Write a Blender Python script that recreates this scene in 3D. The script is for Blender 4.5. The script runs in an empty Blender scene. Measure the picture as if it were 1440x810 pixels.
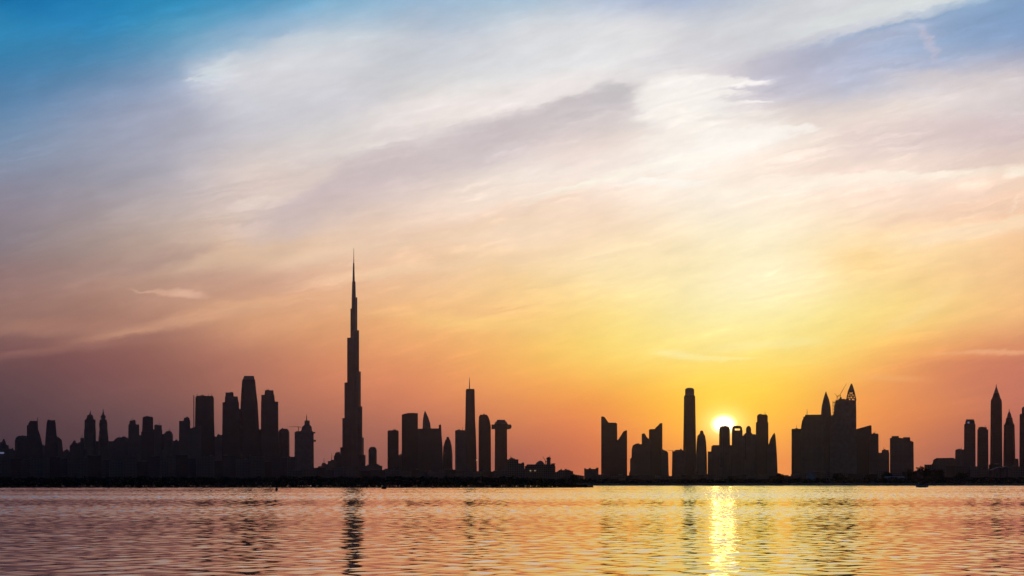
import bpy, bmesh, math, random
import numpy as np
from mathutils import Vector, Matrix

random.seed(7)
rng = np.random.default_rng(11)
SC = bpy.context.scene
COL = SC.collection
R = math.radians

# ------------------------------------------------------------------ camera
F = 3786.0            # focal length in photo pixels (photo 1440 wide)
HOR = 676.0           # row of the horizon
CAMZ = 4.0
cam_d = bpy.data.cameras.new('camera')
cam_d.sensor_width = 36.0
cam_d.lens = 36.0 * F / 1440.0
cam_d.shift_y = (HOR - 405.0) / 1440.0
cam_d.clip_start = 0.5
cam_d.clip_end = 60000.0
cam = bpy.data.objects.new('camera', cam_d)
cam.location = (0, 0, CAMZ)
cam.rotation_euler = (R(90), 0, 0)
COL.objects.link(cam)
SC.camera = cam

# ------------------------------------------------------------------ sun direction
SUN_AZ = math.atan((1018 - 720) / F)          # from +Y towards +X
SUN_EL = math.atan((HOR - 597) / F)
sun_dir = Vector((math.sin(SUN_AZ) * math.cos(SUN_EL), math.cos(SUN_AZ) * math.cos(SUN_EL), math.sin(SUN_EL)))

# ------------------------------------------------------------------ world
world = bpy.data.worlds.new('World')
SC.world = world
world.use_nodes = True
NT = world.node_tree
NT.nodes.clear()
NISHITA_STRENGTH = 0.06


def s2l(c):
    c = c / 255.0
    return c / 12.92 if c <= 0.04045 else ((c + 0.055) / 1.055) ** 2.4


def enc(rgb):          # 8-bit sRGB -> value v with v**2.2 = linear
    return [s2l(v) ** (1 / 2.2) for v in rgb]


def lin(rgb):
    return [s2l(v) for v in rgb]


def N(t, nt=None):
    return (nt or NT).nodes.new(t)


def plug(sock, v, nt=None):
    if isinstance(v, bpy.types.NodeSocket):
        (nt or NT).links.new(v, sock)
    else:
        sock.default_value = v


def M(op, *a, nt=None, clamp=False):
    n = N('ShaderNodeMath', nt)
    n.operation = op
    n.use_clamp = clamp
    for i, v in enumerate(a):
        plug(n.inputs[i], v, nt)
    return n.outputs[0]


def V3(op, *a, nt=None):
    n = N('ShaderNodeVectorMath', nt)
    n.operation = op
    for i, v in enumerate(a):
        plug(n.inputs[i], v, nt)
    return n.outputs['Value' if op in ('DOT_PRODUCT', 'LENGTH') else 'Vector']


def SM(v, a, b, lo=0.0, hi=1.0, nt=None, kind='SMOOTHSTEP'):
    n = N('ShaderNodeMapRange', nt)
    n.interpolation_type = kind
    n.clamp = False
    plug(n.inputs['Value'], v, nt)
    n.inputs['From Min'].default_value = a
    n.inputs['From Max'].default_value = b
    n.inputs['To Min'].default_value = lo
    n.inputs['To Max'].default_value = hi
    return n.outputs['Result']


def MIX(f, a, b, nt=None, blend='MIX'):
    n = N('ShaderNodeMix', nt)
    n.data_type = 'RGBA'
    n.blend_type = blend
    plug(n.inputs[0], f, nt)
    for s, v in ((n.inputs[6], a), (n.inputs[7], b)):
        if not isinstance(v, bpy.types.NodeSocket) and len(v) == 3:
            v = (*v, 1)
        plug(s, v, nt)
    return n.outputs[2]


def NOISE(vec, scale, detail=4, rough=0.5, nt=None, out='Fac', dist=0.0, lac=2.0):
    n = N('ShaderNodeTexNoise', nt)
    plug(n.inputs['Vector'], vec, nt)
    n.inputs['Scale'].default_value = scale
    n.inputs['Detail'].default_value = detail
    n.inputs['Roughness'].default_value = rough
    n.inputs['Lacunarity'].default_value = lac
    n.inputs['Distortion'].default_value = dist
    return n.outputs[0 if out == 'Fac' else 1]


def COMB(x, y, z=0.0, nt=None):
    n = N('ShaderNodeCombineXYZ', nt)
    for i, v in enumerate((x, y, z)):
        plug(n.inputs[i], v, nt)
    return n.outputs[0]


def GREY(v):
    n = N('ShaderNodeCombineColor')
    for i in range(3):
        plug(n.inputs[i], v)
    return n.outputs[0]


# sky colours measured over azimuth (columns) and elevation (rows); 8-bit values
ROWS = [0, 50, 100, 150, 200, 250, 300, 350, 400, 450, 500, 550, 600, 650]
GRID = [
 [(0,96,155),(20,118,174),(40,135,182),(68,150,195),(122,172,205),(148,180,208),(160,188,210),(178,192,215),(165,182,212),(195,203,215),(215,215,220),(212,218,224),(118,158,195)],
 [(40,130,178),(42,128,178),(72,145,185),(140,175,205),(185,200,215),(187,197,212),(198,205,215),(222,222,226),(205,205,212),(197,197,207),(190,192,208),(150,168,195),(118,150,195)],
 [(55,125,170),(75,130,170),(130,160,190),(200,205,213),(205,207,212),(207,209,215),(225,225,228),(226,223,224),(226,219,219),(192,189,202),(176,178,200),(192,187,200),(175,175,192)],
 [(85,130,170),(120,145,178),(160,168,190),(200,200,210),(205,203,210),(222,215,213),(228,220,217),(215,208,208),(240,232,228),(216,206,206),(220,208,206),(225,214,212),(210,200,202)],
 [(115,140,170),(145,155,178),(170,170,185),(203,198,202),(216,209,207),(214,204,203),(225,211,208),(232,215,208),(248,240,232),(245,232,222),(235,218,208),(222,205,200),(208,190,190)],
 [(130,138,160),(150,150,165),(178,172,180),(214,198,192),(208,193,191),(222,205,198),(240,225,215),(248,232,222),(251,238,226),(248,230,215),(243,220,207),(246,224,208),(238,212,194)],
 [(140,132,145),(160,148,152),(188,172,168),(214,192,182),(222,198,185),(238,213,195),(246,222,202),(249,222,198),(252,235,212),(253,238,215),(250,225,198),(248,215,190),(240,200,170)],
 [(135,122,128),(160,140,135),(192,165,150),(222,188,162),(233,198,170),(238,202,170),(246,215,180),(251,225,185),(252,232,190),(253,238,200),(251,222,172),(250,215,165),(247,200,150)],
 [(145,115,112),(165,130,118),(190,150,130),(205,160,135),(228,180,145),(240,195,150),(247,208,150),(252,225,165),(253,235,180),(254,240,195),(253,225,160),(250,210,145),(244,195,138)],
 [(146,110,100),(160,117,102),(186,136,112),(215,158,118),(230,168,118),(243,185,120),(250,200,125),(253,220,130),(254,236,160),(254,240,168),(253,226,138),(250,205,125),(240,180,120)],
 [(116,80,78),(130,85,80),(155,102,88),(190,125,98),(220,145,100),(235,160,100),(248,185,98),(252,210,105),(254,225,122),(254,226,122),(252,203,105),(235,158,95),(208,128,95)],
 [(90,65,68),(112,75,75),(135,88,80),(172,108,88),(200,122,90),(220,135,90),(238,155,85),(248,170,75),(254,200,70),(254,205,70),(248,168,80),(225,138,85),(195,112,90)],
 [(75,55,62),(92,65,68),(110,75,75),(145,92,82),(165,102,85),(185,110,85),(208,122,82),(232,135,75),(252,172,60),(253,178,65),(240,150,75),(205,120,82),(178,102,88)],
 [(65,50,58),(80,55,62),(98,68,70),(125,82,80),(142,90,82),(155,92,80),(172,98,80),(205,112,75),(235,140,72),(240,145,75),(222,132,80),(178,105,85),(160,95,88)],
]
S = np.array([[enc(c) for c in row] for row in GRID])       # rows, cols, 3
nr, nc = S.shape[:2]


def spline_solve(n):
    A = np.zeros((n, n))
    for i in range(n):
        for d, w in ((-1, 1 / 6), (0, 4 / 6), (1, 1 / 6)):
            A[i, min(max(i + d, 0), n - 1)] += w
    return np.linalg.inv(A)


C = np.einsum('ij,jkc->ikc', spline_solve(nr), S)
C = np.einsum('ij,kjc->kic', spline_solve(nc), C)
C = np.clip(C, 0.0, 1.3)

tc = N('ShaderNodeTexCoord')
sep = N('ShaderNodeSeparateXYZ')
DIR = V3('NORMALIZE', tc.outputs['Generated'])
plug(sep.inputs[0], DIR)
dx, dy, dz = sep.outputs
AZ = M('ARCTAN2', dx, dy)
EL = M('ARCSINE', dz)
# angular coordinates: 1 unit = 1/F radian, origin where the photo's corner would be
U0 = M('MULTIPLY_ADD', AZ, F, 720.0)
W0 = M('MULTIPLY_ADD', EL, -F, HOR)


def sky_uv(px, py):
    a = math.atan((px - 720) / F)
    e = math.atan((HOR - py) / F * math.cos(a))
    return 720 + F * a, HOR - F * e


def rot(u, w, ang):       # along / across a direction rising to the right by ang
    c, s = math.cos(R(ang)), math.sin(R(ang))
    al = M('ADD', M('MULTIPLY', u, c), M('MULTIPLY', w, -s))
    ac = M('ADD', M('MULTIPLY', u, s), M('MULTIPLY', w, c))
    return al, ac


al, ac = rot(U0, W0, 15)
P_streak = COMB(M('MULTIPLY', al, 1 / 330), M('MULTIPLY', ac, 1 / 75), 0.37)
P_puff = COMB(M('MULTIPLY', al, 1 / 90), M('MULTIPLY', ac, 1 / 45), 1.7)
n_a = NOISE(P_streak, 1.0, 8, 0.62, out='Color')
n_b = NOISE(P_puff, 1.0, 8, 0.66, out='Color')
sa = N('ShaderNodeSeparateColor'); plug(sa.inputs[0], n_a)
sb = N('ShaderNodeSeparateColor'); plug(sb.inputs[0], n_b)
# wisps thin out towards the horizon
high = SM(W0, 600, 330, 0.25, 1.0)


def warp(base, na, nb, ka, kb):
    d = M('ADD', M('MULTIPLY', M('SUBTRACT', na, 0.5), ka), M('MULTIPLY', M('SUBTRACT', nb, 0.5), kb))
    return M('ADD', base, M('MULTIPLY', d, high))


U = warp(U0, sa.outputs[0], sb.outputs[0], 60, 44)
W = warp(W0, sa.outputs[1], sb.outputs[1], 26, 26)

facW = SM(W, 0, 650, kind='LINEAR')
facU = SM(U, 0, 1440, kind='LINEAR')


def ramp(fac, cols):
    n = N('ShaderNodeValToRGB')
    cr = n.color_ramp
    cr.interpolation = 'B_SPLINE'
    k = len(cols)
    while len(cr.elements) < k:
        cr.elements.new(0.5)
    for i, c in enumerate(cols):
        cr.elements[i].position = i / (k - 1)
    for i, c in enumerate(cols):
        cr.elements[i].color = (*c, 1)
    plug(n.inputs[0], fac)
    return n.outputs[0]


weights = []
for g in range(0, nc, 3):
    cols = []
    for i in range(nc):
        cols.append([1.0 if i == g + k else 0.0 for k in range(3)])
    sp = N('ShaderNodeSeparateColor')
    plug(sp.inputs[0], ramp(facU, cols))
    weights += list(sp.outputs[:3])
acc = None
for i in range(nc):
    col = ramp(facW, [tuple(C[r, i]) for r in range(nr)])
    t_ = MIX(1.0, col, GREY(weights[i]), blend='MULTIPLY')
    acc = t_ if acc is None else MIX(1.0, acc, t_, blend='ADD')
sky = acc
P_wisp = COMB(M('MULTIPLY', al, 1 / 64), M('MULTIPLY', ac, 1 / 17), 4.1)
n_c = NOISE(P_wisp, 1.0, 7, 0.65, out='Color')
sc_ = N('ShaderNodeSeparateColor'); plug(sc_.inputs[0], n_c)
UC = M('ADD', U, M('MULTIPLY', M('MULTIPLY', M('SUBTRACT', sc_.outputs[0], 0.5), 54), high))
WC = M('ADD', W, M('MULTIPLY', M('MULTIPLY', M('SUBTRACT', sc_.outputs[1], 0.5), 22), high))

# cloud streaks and banks: (x, y, rise angle, half length, end fade, up extent, up fade, low extent, low fade, colour, opacity)
CLOUDS = [
 (396,112,6,112,40,26,28,20,44,(215,214,220),.78,0),      # tip of the white bank on the left
 (300,100,28,34,14,4,8,4,12,(206,216,222),.6,-1),
 (318,130,-24,40,20,5,10,5,12,(208,210,218),.55,-1),
 (300,24,14,60,40,3,10,4,14,(96,160,195),.5,0),
 (330,50,12,70,60,10,20,10,20,(135,175,205),.4,0),
 (470,50,4,90,60,3,8,5,16,(200,210,218),.55,0),
 (640,62,2,220,120,8,16,20,40,(210,212,219),.5,0),
 (820,70,0,110,80,30,30,30,30,(226,226,229),.6,0),
 (960,70,20,60,40,8,18,10,24,(206,205,213),.45,0),
 (1130,40,11,150,70,30,30,22,12,(215,217,221),.6,0),
 (1360,12,12.5,190,110,0,7,50,60,(132,160,196),.75,0),   # blue gap under the white edge
 (1180,62,12.5,130,60,0,6,16,44,(183,183,201),.5,0),
 (1300,8,12.5,190,70,12,14,3,6,(223,227,225),.6,0),
 (1180,104,6,140,70,10,20,14,30,(184,183,200),.5,0),
 (1305,58,-52,28,18,3,7,3,7,(192,184,200),.55,0),
 (1345,112,-4,90,50,6,14,10,18,(214,204,204),.55,0),
 (700,146,10,170,80,14,20,8,8,(240,231,229),.75,0),      # bright rim above the mauve wedge
 (560,188,18,120,60,8,14,6,8,(232,222,218),.5,0),
 (768,160,12,128,30,8,13,12,64,(198,189,192),.9,0),     # mauve wedge, its beak to the right
 (872,132,-8,30,16,8,11,12,18,(196,191,195),.8,1),
 (640,206,17,110,60,12,12,14,50,(199,186,189),.75,0),
 (470,262,27,120,50,10,14,14,44,(199,183,186),.65,0),
 (992,120,2,86,16,9,9,8,11,(245,239,235),.78,1),          # bright white cloud in ragged tongues
 (968,138,5,76,22,8,9,8,11,(244,238,233),.75,1),
 (1020,146,4,64,18,3,6,4,8,(244,238,234),.6,1),
 (930,160,12,42,20,8,10,10,16,(244,237,231),.65,-1),
 (950,182,20,46,22,8,10,10,14,(248,240,232),.7,-1),
 (1040,166,3,52,24,1,4,3,5,(228,219,214),.6,0),
 (1062,190,9,82,18,9,8,8,15,(250,244,238),.8,1),
 (1010,208,17,90,34,10,9,8,14,(252,246,239),.8,0),
 (880,246,14,120,60,4,7,4,9,(252,245,232),.7,-1),
 (780,276,17,80,50,3,6,4,8,(250,240,224),.65,-1),
 (935,259,1,64,34,4,5,4,8,(252,247,238),.7,0),
 (1120,262,6,150,80,3,5,5,14,(251,240,224),.5,0),
 (1230,247,2,160,80,2,3,4,14,(250,238,222),.7,0),
 (1325,190,2,130,70,14,22,16,26,(212,192,192),.5,0),
 (1385,228,2,90,60,8,14,6,6,(222,198,190),.55,0),
 (1380,318,8,110,60,3,5,8,14,(250,226,194),.6,0),
 (1350,300,8,120,60,4,10,4,10,(236,200,174),.55,0),
 (1432,246,10,14,10,5,6,5,6,(250,237,220),.8,0),
 (1425,290,60,14,10,2,5,2,5,(248,222,196),.5,0),
 (1205,366,0,36,30,8,14,14,20,(250,210,142),.55,0),
 (1300,430,30,60,40,3,10,4,12,(252,220,158),.4,0),
 (560,336,9,190,90,4,10,6,16,(236,205,173),.55,0),
 (640,312,12,160,80,3,8,6,14,(232,200,178),.45,0),
 (620,372,8,170,90,3,8,4,12,(242,209,170),.5,0),
 (350,352,10,110,60,5,10,8,16,(222,190,160),.5,0),
 (400,270,24,70,40,6,12,6,14,(222,206,196),.5,0),
 (238,411,-4,44,14,4,5,3,4,(216,170,144),.75,-1),
 (268,412,-6,22,8,4,4,4,5,(222,178,152),.6,0),
 (280,447,11,150,90,4,11,4,7,(216,163,128),.7,0),
 (400,424,6,90,50,4,9,3,7,(228,176,134),.6,0),
 (100,458,3,120,60,5,12,5,12,(176,128,108),.6,0),
 (180,372,12,120,70,4,10,5,14,(164,134,126),.4,0),
 (120,486,8,120,60,2,7,3,8,(156,109,95),.5,0),
 (700,455,-3,110,60,5,12,5,14,(250,210,126),.45,0),
 (600,440,2,90,50,3,8,3,10,(240,188,130),.4,0),
 (940,496,-6,24,16,3,6,3,6,(253,240,172),.55,0),
 (1000,502,-2,58,34,3,5,3,6,(253,241,166),.6,1),
 (1075,484,3,80,40,4,6,4,8,(253,238,164),.5,0),
 (1110,512,2,40,24,2,4,2,4,(253,220,114),.5,0),
 (1400,494,1,70,60,1,3,2,4,(238,174,128),.7,0),
 (1420,520,1,120,100,14,10,30,30,(192,112,94),.4,0),
 (1250,532,-4,40,30,2,4,2,5,(243,174,108),.5,0),
]
for (x, y, ang, hl, fe, ue, uf, le, lf, colr, op, taper) in CLOUDS:
    cu, cw = sky_uv(x, y)
    a_, b_ = rot(M('SUBTRACT', UC, cu), M('SUBTRACT', WC, cw), ang)
    if taper:      # narrows to a tongue towards one end
        b_ = M('DIVIDE', b_, SM(a_, hl * taper, -hl * .4 * taper, .25, 1.0))
    ends = SM(M('ABSOLUTE', a_), hl + fe, max(hl - fe, 0))
    up = SM(b_, -(ue + uf), -(ue - uf * 0.3))
    lo = SM(b_, le + lf, le - lf * 0.3)
    m = M('MULTIPLY', M('MULTIPLY', ends, M('MULTIPLY', up, lo)), op)
    sky = MIX(m, sky, enc(colr))

# fine streaky light and dark inside the cloud sheet
fine = M('ADD', M('MULTIPLY', M('SUBTRACT', sa.outputs[2], 0.5), 0.24),
         M('ADD', M('MULTIPLY', M('SUBTRACT', sb.outputs[2], 0.5), 0.13), M('MULTIPLY', M('SUBTRACT', sc_.outputs[2], 0.5), 0.10)))
# fibres: thin feathery strands where the sheet is thicker
fa, fb = rot(UC, WC, 11)
strand = NOISE(COMB(M('MULTIPLY', fa, 1 / 150), M('MULTIPLY', fb, 1 / 9), 7.7), 1.0, 5, 0.6)
body = M('MULTIPLY', SM(sa.outputs[2], .42, .62), SM(sb.outputs[2], .38, .6))
fine = M('ADD', fine, M('MULTIPLY', M('MULTIPLY', M('SUBTRACT', strand, 0.5), body), 0.34))
fine = M('MULTIPLY_ADD', M('MULTIPLY', fine, SM(W0, 640, 420, 0.15, 0.8)), 1.0, 1.0)
sky = MIX(1.0, sky, GREY(fine), blend='MULTIPLY')
gam = N('ShaderNodeGamma')
plug(gam.inputs[0], sky)
gam.inputs[1].default_value = 2.2
sky = MIX(1.0, gam.outputs[0], (1.035, 1.04, 1.025), blend='MULTIPLY')

# the sun's disc and its aureole
# (flattened by refraction low over the horizon)
rr = M('SQRT', M('ADD', M('POWER', M('MULTIPLY', M('SUBTRACT', AZ, SUN_AZ), F), 2.0), M('POWER', M('MULTIPLY', M('SUBTRACT', EL, SUN_EL), F * 1.3), 2.0)))
core = M('MULTIPLY', SM(rr, 21, 6), 2.0)
g1 = M('MULTIPLY', M('EXPONENT', M('MULTIPLY', M('POWER', M('DIVIDE', rr, 26.0), 2.0), -1.0)), .6)
g2 = M('MULTIPLY', M('EXPONENT', M('DIVIDE', rr, -45.0)), 0.45)
sun_col = V3('ADD', V3('MULTIPLY', COMB(core, core, core), (1.0, .93, .72)),
             V3('ADD', V3('MULTIPLY', COMB(g1, g1, g1), (1.0, .86, .45)), V3('MULTIPLY', COMB(g2, g2, g2), (.8, .5, .05))))
sky = V3('ADD', sky, sun_col)

nish = N('ShaderNodeTexSky')
nish.sky_type = 'NISHITA'
nish.sun_disc = False
nish.sun_elevation = SUN_EL
nish.sun_rotation = SUN_AZ
nish.altitude = 10
nish.dust_density = 1.0
nish.ozone_density = 5.0
dusk = V3('MULTIPLY', nish.outputs[0], (NISHITA_STRENGTH,) * 3)
# the sunset cloud sheet fills the western sky; elsewhere the clear dusk sky
front = M('MULTIPLY', SM(M('ABSOLUTE', AZ), R(55), R(14)), SM(EL, R(45), R(11)))
final = MIX(front, dusk, sky)
bg = N('ShaderNodeBackground')
plug(bg.inputs['Color'], final)
bg.inputs['Strength'].default_value = 1.0
wo = N('ShaderNodeOutputWorld')
NT.links.new(bg.outputs[0], wo.inputs[0])

# ------------------------------------------------------------------ sun lamp
sd = bpy.data.lights.new('sun', 'SUN')
sd.energy = 0.0011
sd.color = (1.0, 0.50, 0.14)
sd.angle = R(0.5)
sun = bpy.data.objects.new('sun', sd)
sun.rotation_euler = (-sun_dir).to_track_quat('-Z', 'Y').to_euler()
sun.location = (0, 0, 3000)
COL.objects.link(sun)

SC.view_settings.view_transform = 'Standard'
SC.view_settings.look = 'None'
SC.view_settings.exposure = 0.0
SC.view_settings.gamma = 1.0
SC.view_settings.use_curve_mapping = False
SC.render.engine = 'CYCLES'
SC.cycles.max_bounces = 5
SC.cycles.volume_bounces = 0
SC.cycles.use_denoising = True
SC.cycles.sample_clamp_indirect = 4.0


# ------------------------------------------------------------------ materials
def new_mat(name):
    m = bpy.data.materials.new(name)
    m.use_nodes = True
    return m, m.node_tree, m.node_tree.nodes['Principled BSDF']


def facade(name, wall, glass, bay=3.2, floor=3.8, gap=0.9, metal=0.0, grough=0.35):
    m, nt, p = new_mat(name)
    tcn = N('ShaderNodeTexCoord', nt)
    sx = N('ShaderNodeSeparateXYZ', nt)
    plug(sx.inputs[0], tcn.outputs['Object'], nt)
    v = COMB(M('ADD', sx.outputs[0], M('MULTIPLY', sx.outputs[1], 1.0, nt=nt), nt=nt), sx.outputs[2], 0.0, nt=nt)
    b = N('ShaderNodeTexBrick', nt)
    plug(b.inputs['Vector'], v, nt)
    b.offset = 0.0
    b.squash = 1.0
    b.inputs['Scale'].default_value = 1.0
    b.inputs['Mortar Size'].default_value = gap / 2
    b.inputs['Mortar Smooth'].default_value = 0.0
    b.inputs['Bias'].default_value = 0.0
    b.inputs['Brick Width'].default_value = bay
    b.inputs['Row Height'].default_value = floor
    b.inputs['Color1'].default_value = (*glass, 1)
    b.inputs['Color2'].default_value = (*[g * 0.6 for g in glass], 1)
    b.inputs['Mortar'].default_value = (*wall, 1)
    dirt = NOISE(tcn.outputs['Object'], 0.03, 5, 0.6, nt=nt)
    col = MIX(SM(dirt, .35, .7, nt=nt), b.outputs['Color'], V3('MULTIPLY', b.outputs['Color'], (.75, .75, .75), nt=nt), nt=nt)
    plug(p.inputs['Base Color'], col, nt)
    plug(p.inputs['Roughness'], SM(b.outputs['Fac'], 0, 1, grough, 0.75, nt=nt), nt)
    p.inputs['Metallic'].default_value = metal
    p.inputs['Specular IOR Level'].default_value = .3
    return m


def plain(name, col, rough=0.7, scale=2.0, var=0.35, metal=0.0):
    m, nt, p = new_mat(name)
    tcn = N('ShaderNodeTexCoord', nt)
    f = NOISE(tcn.outputs['Object'], scale, 5, 0.6, nt=nt)
    plug(p.inputs['Base Color'], MIX(SM(f, .3, .7, nt=nt), col, [c * (1 - var) for c in col], nt=nt), nt)
    p.inputs['Roughness'].default_value = rough
    p.inputs['Metallic'].default_value = metal
    return m


def glow(name, col, strength):
    m, nt, p = new_mat(name)
    p.inputs['Base Color'].default_value = (*col, 1)
    p.inputs['Emission Color'].default_value = (*col, 1)
    p.inputs['Emission Strength'].default_value = strength
    return m


MAT = {
    'blue': facade('blue_glass_facade', (.13, .16, .20), (.025, .05, .085), 3.0, 3.9, .5),
    'grey': facade('grey_concrete_facade', (.24, .23, .22), (.035, .04, .05), 3.6, 3.6, 1.6),
    'sand': facade('sandstone_facade', (.30, .25, .20), (.04, .04, .045), 3.4, 3.5, 1.5),
    'dark': facade('dark_glass_facade', (.075, .085, .105), (.018, .030, .05), 2.6, 4.0, .4),
    'white': facade('white_panel_facade', (.42, .41, .40), (.04, .05, .06), 4.0, 3.5, 1.4),
    'steel': plain('weathered_steel', (.22, .22, .23), .5, .6, .3, .4),
    'concrete': plain('raw_concrete', (.26, .25, .23), .85, .1),
    'crane': plain('crane_paint', (.35, .22, .06), .5, .5),
    'leaf': plain('mangrove_leaf', (.045, .065, .03), .75, .25, .5),
    'leaf2': plain('tree_leaf', (.05, .075, .035), .75, .3, .5),
    'bark': plain('bark', (.10, .075, .055), .9, 3),
    'earth': plain('dry_earth', (.20, .165, .12), .95, .02, .4),
    'mud': plain('wet_mud', (.07, .06, .05), .7, .15, .4),
    'tent': plain('white_canvas', (.62, .60, .56), .8, .4, .15),
    'hull': plain('white_gelcoat', (.85, .85, .84), .25, 1.5, .08),
    'navy': plain('navy_paint', (.02, .03, .06), .35, 2, .2),
    'black': plain('black_rubber', (.02, .02, .02), .6, 5, .3),
    'rust': plain('rusted_pile', (.09, .055, .04), .8, 2, .5),
    'orange': plain('faded_orange_float', (.40, .11, .03), .5, 2, .3),
    'warm_light': glow('warm_lit_window', (1.0, .72, .40), .35),
    'cool_light': glow('cool_lit_window', (.50, .62, .95), .2),
}
mw, nt, p = new_mat('tinted_glass')
p.inputs['Base Color'].default_value = (.02, .03, .04, 1)
p.inputs['Roughness'].default_value = .05
MAT['glass'] = mw


# ------------------------------------------------------------------ helpers
def X(px, D): return (px - 720.0) / F * D
def Z(py, D): return CAMZ + (HOR - py) / F * D


def link_mesh(name, me, mat, parent=None, loc=(0, 0, 0)):
    o = bpy.data.objects.new(name, me)
    COL.objects.link(o)
    if mat is not None and not me.materials:
        me.materials.append(MAT[mat] if isinstance(mat, str) else mat)
    o.location = loc
    if parent:
        o.parent = parent
    return o


def mesh(name, verts, faces, smooth=False):
    me = bpy.data.meshes.new(name)
    me.from_pydata([tuple(v) for v in verts], [], faces)
    bm = bmesh.new()
    bm.from_mesh(me)
    bmesh.ops.recalc_face_normals(bm, faces=bm.faces)
    bm.to_mesh(me)
    bm.free()
    if smooth:
        for q in me.polygons:
            q.use_smooth = True
    return me


def loft(name, rings, cap=True):
    n = len(rings[0])
    verts = [v for r in rings for v in r]
    faces = []
    for k in range(len(rings) - 1):
        for i in range(n):
            j = (i + 1) % n
            faces.append((k * n + i, k * n + j, (k + 1) * n + j, (k + 1) * n + i))
    faces.append(tuple(range(n))[::-1])
    faces.append(tuple(range((len(rings) - 1) * n, len(rings) * n)))
    return mesh(name, verts, faces)


def thing(name, loc, label, cat, group=None, rz=0):
    o = bpy.data.objects.new(name, None)
    o.empty_display_size = 1
    COL.objects.link(o)
    o.location = loc
    o.rotation_euler = (0, 0, rz)
    return tag(o, label, cat, group)


def tag(o, label, cat, group=None):
    o['label'] = label
    o['category'] = cat
    if group:
        o['group'] = group
    return o


def setting(o, kind='structure'):
    o['kind'] = kind
    return o


def box_vf(x0, x1, y0, y1, z0, z1):
    v = [(x0, y0, z0), (x1, y0, z0), (x1, y1, z0), (x0, y1, z0), (x0, y0, z1), (x1, y0, z1), (x1, y1, z1), (x0, y1, z1)]
    f = [(3, 2, 1, 0), (4, 5, 6, 7), (0, 1, 5, 4), (1, 2, 6, 5), (2, 3, 7, 6), (3, 0, 4, 7)]
    return v, f


def bar_vf(a, b, t):
    a, b = Vector(a), Vector(b)
    d = (b - a).normalized()
    s = d.cross(Vector((0, 0, 1)))
    if s.length < 1e-3:
        s = Vector((1, 0, 0))
    s.normalize()
    u = s.cross(d)
    h = t / 2
    v = [q + s * sx * h + u * sy * h for q in (a, b) for sx, sy in ((-1, -1), (1, -1), (1, 1), (-1, 1))]
    f = [(3, 2, 1, 0), (4, 5, 6, 7), (0, 1, 5, 4), (1, 2, 6, 5), (2, 3, 7, 6), (3, 0, 4, 7)]
    return v, f


def join_vf(parts):
    V, Fc = [], []
    for v, f in parts:
        o = len(V)
        V += list(v)
        Fc += [tuple(i + o for i in q) for q in f]
    return V, Fc


GROUND_Z = 2.2


def plan(xl, xr, df, sides, ymid=0.0):
    c, h = (xl + xr) / 2, (xr - xl) / 2
    d = h * df
    if sides == 4:
        return [(xl, -d), (xr, -d), (xr, d), (xl, d)]
    if sides == 8:
        k = .32
        return [(c - h * (1 - k), -d), (c + h * (1 - k), -d), (xr, -d * (1 - k)), (xr, d * (1 - k)),
                (c + h * (1 - k), d), (c - h * (1 - k), d), (xl, d * (1 - k)), (xl, -d * (1 - k))]
    return [(c + h * math.cos(t), d * math.sin(t)) for t in [2 * math.pi * i / sides for i in range(sides)]]


class Tower:
    """A building at distance D, set out with photo columns and rows turned into metres."""
    def __init__(self, name, D, cx, label, cat='tower', mat='blue', group=None):
        self.D, self.cx, self.mat = D, cx, mat
        self.root = thing(name, (X(cx, D), D, GROUND_Z), label, cat, group, -math.atan((cx - 720) / F))   # each front faces the creek

    def lx(self, px): return (px - self.cx) / F * self.D
    def lz(self, py): return Z(py, self.D) - GROUND_Z if py < 900 else 0.0

    def loft(self, name, secs, sides=4, df=1.0, mat=None, parent=None, yoff=0.0, label=None):
        rings = []
        for (py, xl, xr) in secs:
            z = self.lz(py)
            rings.append([(x, y + yoff, z) for x, y in plan(self.lx(xl), self.lx(xr), df, sides)])
        o = link_mesh(name, loft(name, rings), mat or self.mat, parent or self.root)
        return o

    def prism(self, name, poly, depth, mat=None, parent=None, yoff=0.0):
        d = depth / F * self.D / 2
        v = [(self.lx(x), -d + yoff, self.lz(y)) for x, y in poly] + [(self.lx(x), d + yoff, self.lz(y)) for x, y in poly]
        n = len(poly)
        f = [tuple(range(n)), tuple(range(2 * n - 1, n - 1, -1))]
        for i in range(n):
            j = (i + 1) % n
            f.append((i, j, n + j, n + i))
        return link_mesh(name, mesh(name, v, f), mat or self.mat, parent or self.root)

    def spire(self, x, y0, y1, w, name='spire', mat='steel'):
        return self.loft(name, [(y0, x - w / 2, x + w / 2), ((y0 + y1) / 2, x - w * .36, x + w * .36), (y1, x - w * .12, x + w * .12)], 8, 1, mat)

    def light(self, x, y, w, h, mat, name='lit_window', front=None):
        d = (front if front is not None else 0) / F * self.D
        v, f = box_vf(self.lx(x - w / 2), self.lx(x + w / 2), -d - 1.2, -d - .3, self.lz(y + h / 2), self.lz(y - h / 2))
        return link_mesh(name, mesh(name, v, f), mat, self.root)


G = 999   # ground row


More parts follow.
